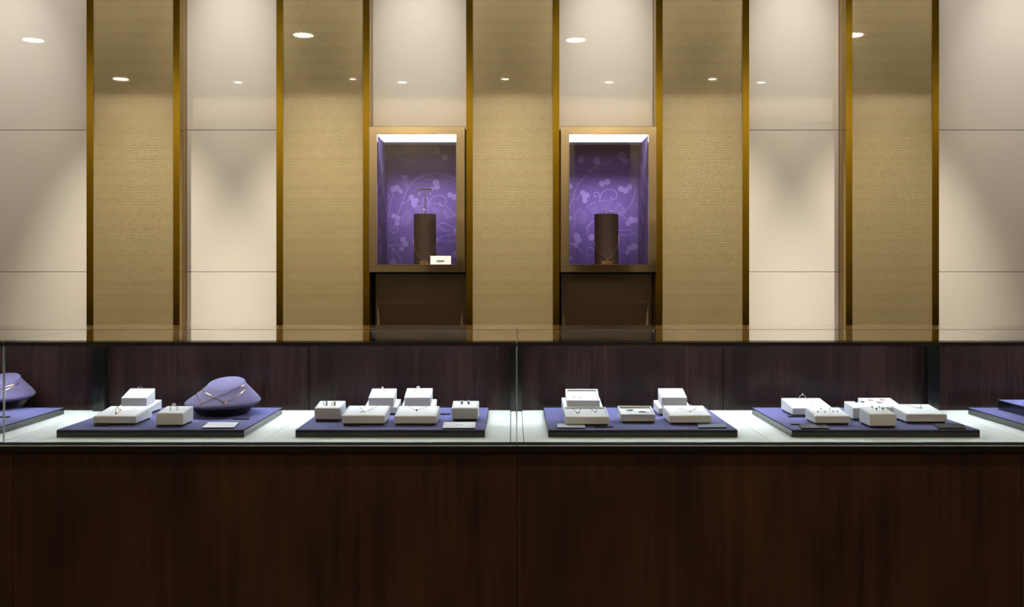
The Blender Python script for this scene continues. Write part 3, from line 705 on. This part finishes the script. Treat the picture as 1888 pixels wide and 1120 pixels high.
necklace(bust_chain(s1, [(374,714.5),(371.5,719.5),(380,725),(395,734),(416.5,744.5),(430,736),(445,726),(455,716.5)], '', 0), 'gold necklace with its flower pendant at the middle of the bust', 'flower', 'gold', .0007, at_i=12, pm='rose_gold')
s2 = bust(-1.432, 2.66, R(-14), 'purple velvet necklace bust cut off by the left edge', .97)
for l, pts in (('upper fine necklace on the cut-off bust', [(-28,722),(-10,720.5),(5,716.5),(20,712),(30,708.5),(35,706)]), ('lower fine necklace on the cut-off bust', [(-28,727),(-10,725),(5,721.5),(20,716),(30,712),(36,708.5)])):
    P = bust_chain(s2, pts, '', 0)
    t = thing('necklace', l, 'necklace', tuple(P[5]), 'fine necklaces on the cut-off bust'); m = MB(); m.tube(P, .0007, 5); m.build('chain', 'gold', t)

# ------------------------------------------------------------ lighting fixtures
def downlight(x, y, r, label, group):
    t = thing('ceiling_downlight', label, 'ceiling light', (x, y, ZC), group)
    m = MB(); n = 40
    rings = [[(x+q*cos(2*pi*i/n), y+q*sin(2*pi*i/n), z) for i in range(n)] for q, z in ((r+.012, ZC), (r+.012, ZC-.004), (r, ZC-.004), (r, ZC))]
    m.loft(rings, False, False); m.build('trim_ring', 'lamp_ring', t)
    m = MB(); m.cyl((x, y, ZC-.003), r, .002, 40); m.build('lens', 'lamp_glow', t)
for i, x in enumerate((-3.68, -1.572, .489, 2.57)): downlight(x, .42, .073, 'large round ceiling downlight, %s in the row nearest the wall' % ('leftmost', 'second from left', 'second from right', 'rightmost')[i], 'large round downlights')
for i, (x, r) in enumerate(((-3.61,.07), (-2.57,.035), (-1.47,.03), (-1.03,.04), (-.065,.035), (.91,.04), (1.85,.04), (2.34,.035))):
    downlight(x, -1.2, r, 'small ceiling downlight in the far row, %s from the left' % ('first','second','third','fourth','fifth','sixth','seventh','eighth')[i], 'small downlights of the far row')
def aim(o, tgt): o.rotation_euler = (Vector(tgt)-Vector(wloc(o))).to_track_quat('-Z', 'Y').to_euler()
def spotlamp(name, x, y, z, tgt, watt, deg, blend, colr, parent=None, rad=.02):
    d = bpy.data.lights.new(name, 'SPOT'); d.energy = watt; d.spot_size = R(deg); d.spot_blend = blend; d.color = colr; d.shadow_soft_size = rad
    o = bpy.data.objects.new(name, d); col.objects.link(o)
    if parent: o.parent = parent; o.location = Vector((x, y, z))-Vector(parent.location)
    else: o.location = (x, y, z)
    aim(o, tgt); return o
for k, c in enumerate(CK):
    t = thing('wall_spotlight', 'ceiling spotlight washing the gold panel '+where[k], 'ceiling light', (c, 3.0, ZC), 'wall washing spotlights')
    m = MB(); m.loft([[(c+q*cos(2*pi*i/24), 3.0+q*sin(2*pi*i/24), z) for i in range(24)] for q, z in ((.045, ZC), (.045, ZC-.05), (.040, ZC-.05), (.036, ZC-.01))], False, False); m.build('housing', 'lamp_ring', t)
    spotlamp('spot_beam', c, 3.0, ZC-.06, (c, DP, 1.0), SPOT_W, 36, 1.0, (1, .90, .74), t)
for cxx, l in ((-2.85, 'far left cream wall'), (-2.05, 'cream wall beside the leftmost gold panel'), ((CK[0]+CK[1])/2, 'left narrow cream strip'), ((CK[1]+CK[2])/2, 'cream cladding over the left wall case'),
             ((CK[2]+CK[3])/2, 'cream cladding over the right wall case'), ((CK[3]+CK[4])/2, 'right narrow cream strip'), (2.05, 'cream wall beside the rightmost gold panel'), (2.85, 'far right cream wall')):
    t = thing('wall_spotlight', 'ceiling spotlight washing the '+l, 'ceiling light', (cxx, 3.5, ZC), 'wall washing spotlights')
    m = MB(); m.loft([[(cxx+q*cos(2*pi*i/24), 3.5+q*sin(2*pi*i/24), z) for i in range(24)] for q, z in ((.045, ZC), (.045, ZC-.05), (.040, ZC-.05), (.036, ZC-.01))], False, False); m.build('housing', 'lamp_ring', t)
    spotlamp('spot_beam', cxx, 3.5, ZC-.06, (cxx, DW, 1.65), COL_W, 46, 1.0, (1, .95, .86), t)
# added unseen fill strip along the wall head, lifts the cream panels
t = thing('cove_light', 'added unseen fill washer along the ceiling above the panels', 'ceiling light', (0, 3.22, ZC), None)
box('cove_housing', 'lamp_ring', t, -2.9, 2.9, 3.19, 3.25, ZC-.02, ZC)
d = bpy.data.lights.new('cove_beam', 'AREA'); d.shape = 'RECTANGLE'; d.size = 5.6; d.size_y = .04; d.energy = FILL_W; d.color = (1, .95, .87)
o = bpy.data.objects.new('cove_beam', d); col.objects.link(o); o.parent = t; o.location = (0, 0, -.025); o.rotation_euler = (R(18), 0, 0)
t = thing('cove_light', 'linear washer along the head of the store wall facing the counter', 'ceiling light', (0, YF+.16, ZC), None)
box('cove_housing', 'lamp_ring', t, -4.4, 4.4, YF+.13, YF+.19, ZC-.02, ZC)
d = bpy.data.lights.new('cove_beam', 'AREA'); d.shape = 'RECTANGLE'; d.size = 8.6; d.size_y = .04; d.energy = 95; d.color = (1, .93, .80)
o = bpy.data.objects.new('cove_beam', d); col.objects.link(o); o.parent = t; o.location = (0, 0, -.025); o.rotation_euler = (R(-25), 0, 0)
# store-side downlight beams onto the counter front and the opposite wall
for x, e_ in ((-1.572, 22), (.489, 75), (2.57, 14)): spotlamp('downlight_beam', x, .42, ZC-.02, (x, .9, 0), e_, 100, .8, (1, .84, .64), rad=.06)
for x in (-2.8, -1.0, .9, 2.8): spotlamp('far_wall_beam', x, -1.3, ZC-.02, (x, YF, 1.9), 60, 90, .8, (1, .84, .6), rad=.04)

# ------------------------------------------------------------ the far side of the store (seen only as reflections)
t = thing('wood_wainscot', 'dark wood wainscot along the foot of the store wall facing the counter', 'wall panel', (0, YF+.01, 0))
box('wainscot_face', 'far_wood', t, XL+.01, .62, YF, YF+.015, .1, 1.22)
box('wainscot_face', 'far_wood', t, 1.18, XR-.01, YF, YF+.015, .1, 1.22)
t = thing('bronze_wall_panel', 'bronze lacquered panel on the store wall facing the counter', 'wall panel', (.9, YF+.01, 0))
box('panel_face', 'far_bronze', t, .63, 1.17, YF, YF+.02, .1, 2.6)
for cxx, w2, z0, z1, side in ((-.62, .24, 1.43, 1.84, 'left'), (1.55, .22, 1.43, 1.84, 'right')):
    t = thing('wall_display_box', 'tan wall box with a small purple window facing the counter, %s one' % side, 'display case', (cxx, YF, z0))
    f = MB(); y1 = YF+.10; a = .06; hx = -.08 if side == 'left' else 0
    f.box(cxx-w2, cxx+w2, YF, y1-.01, z0, z1)
    f.build('box_body', 'far_wall', t, bevel=.004)
    m = MB(); m.box(cxx+hx-a, cxx+hx+a, y1-.0095, y1-.003, 1.57, 1.71); m.build('purple_window', 'purple_paper', t)
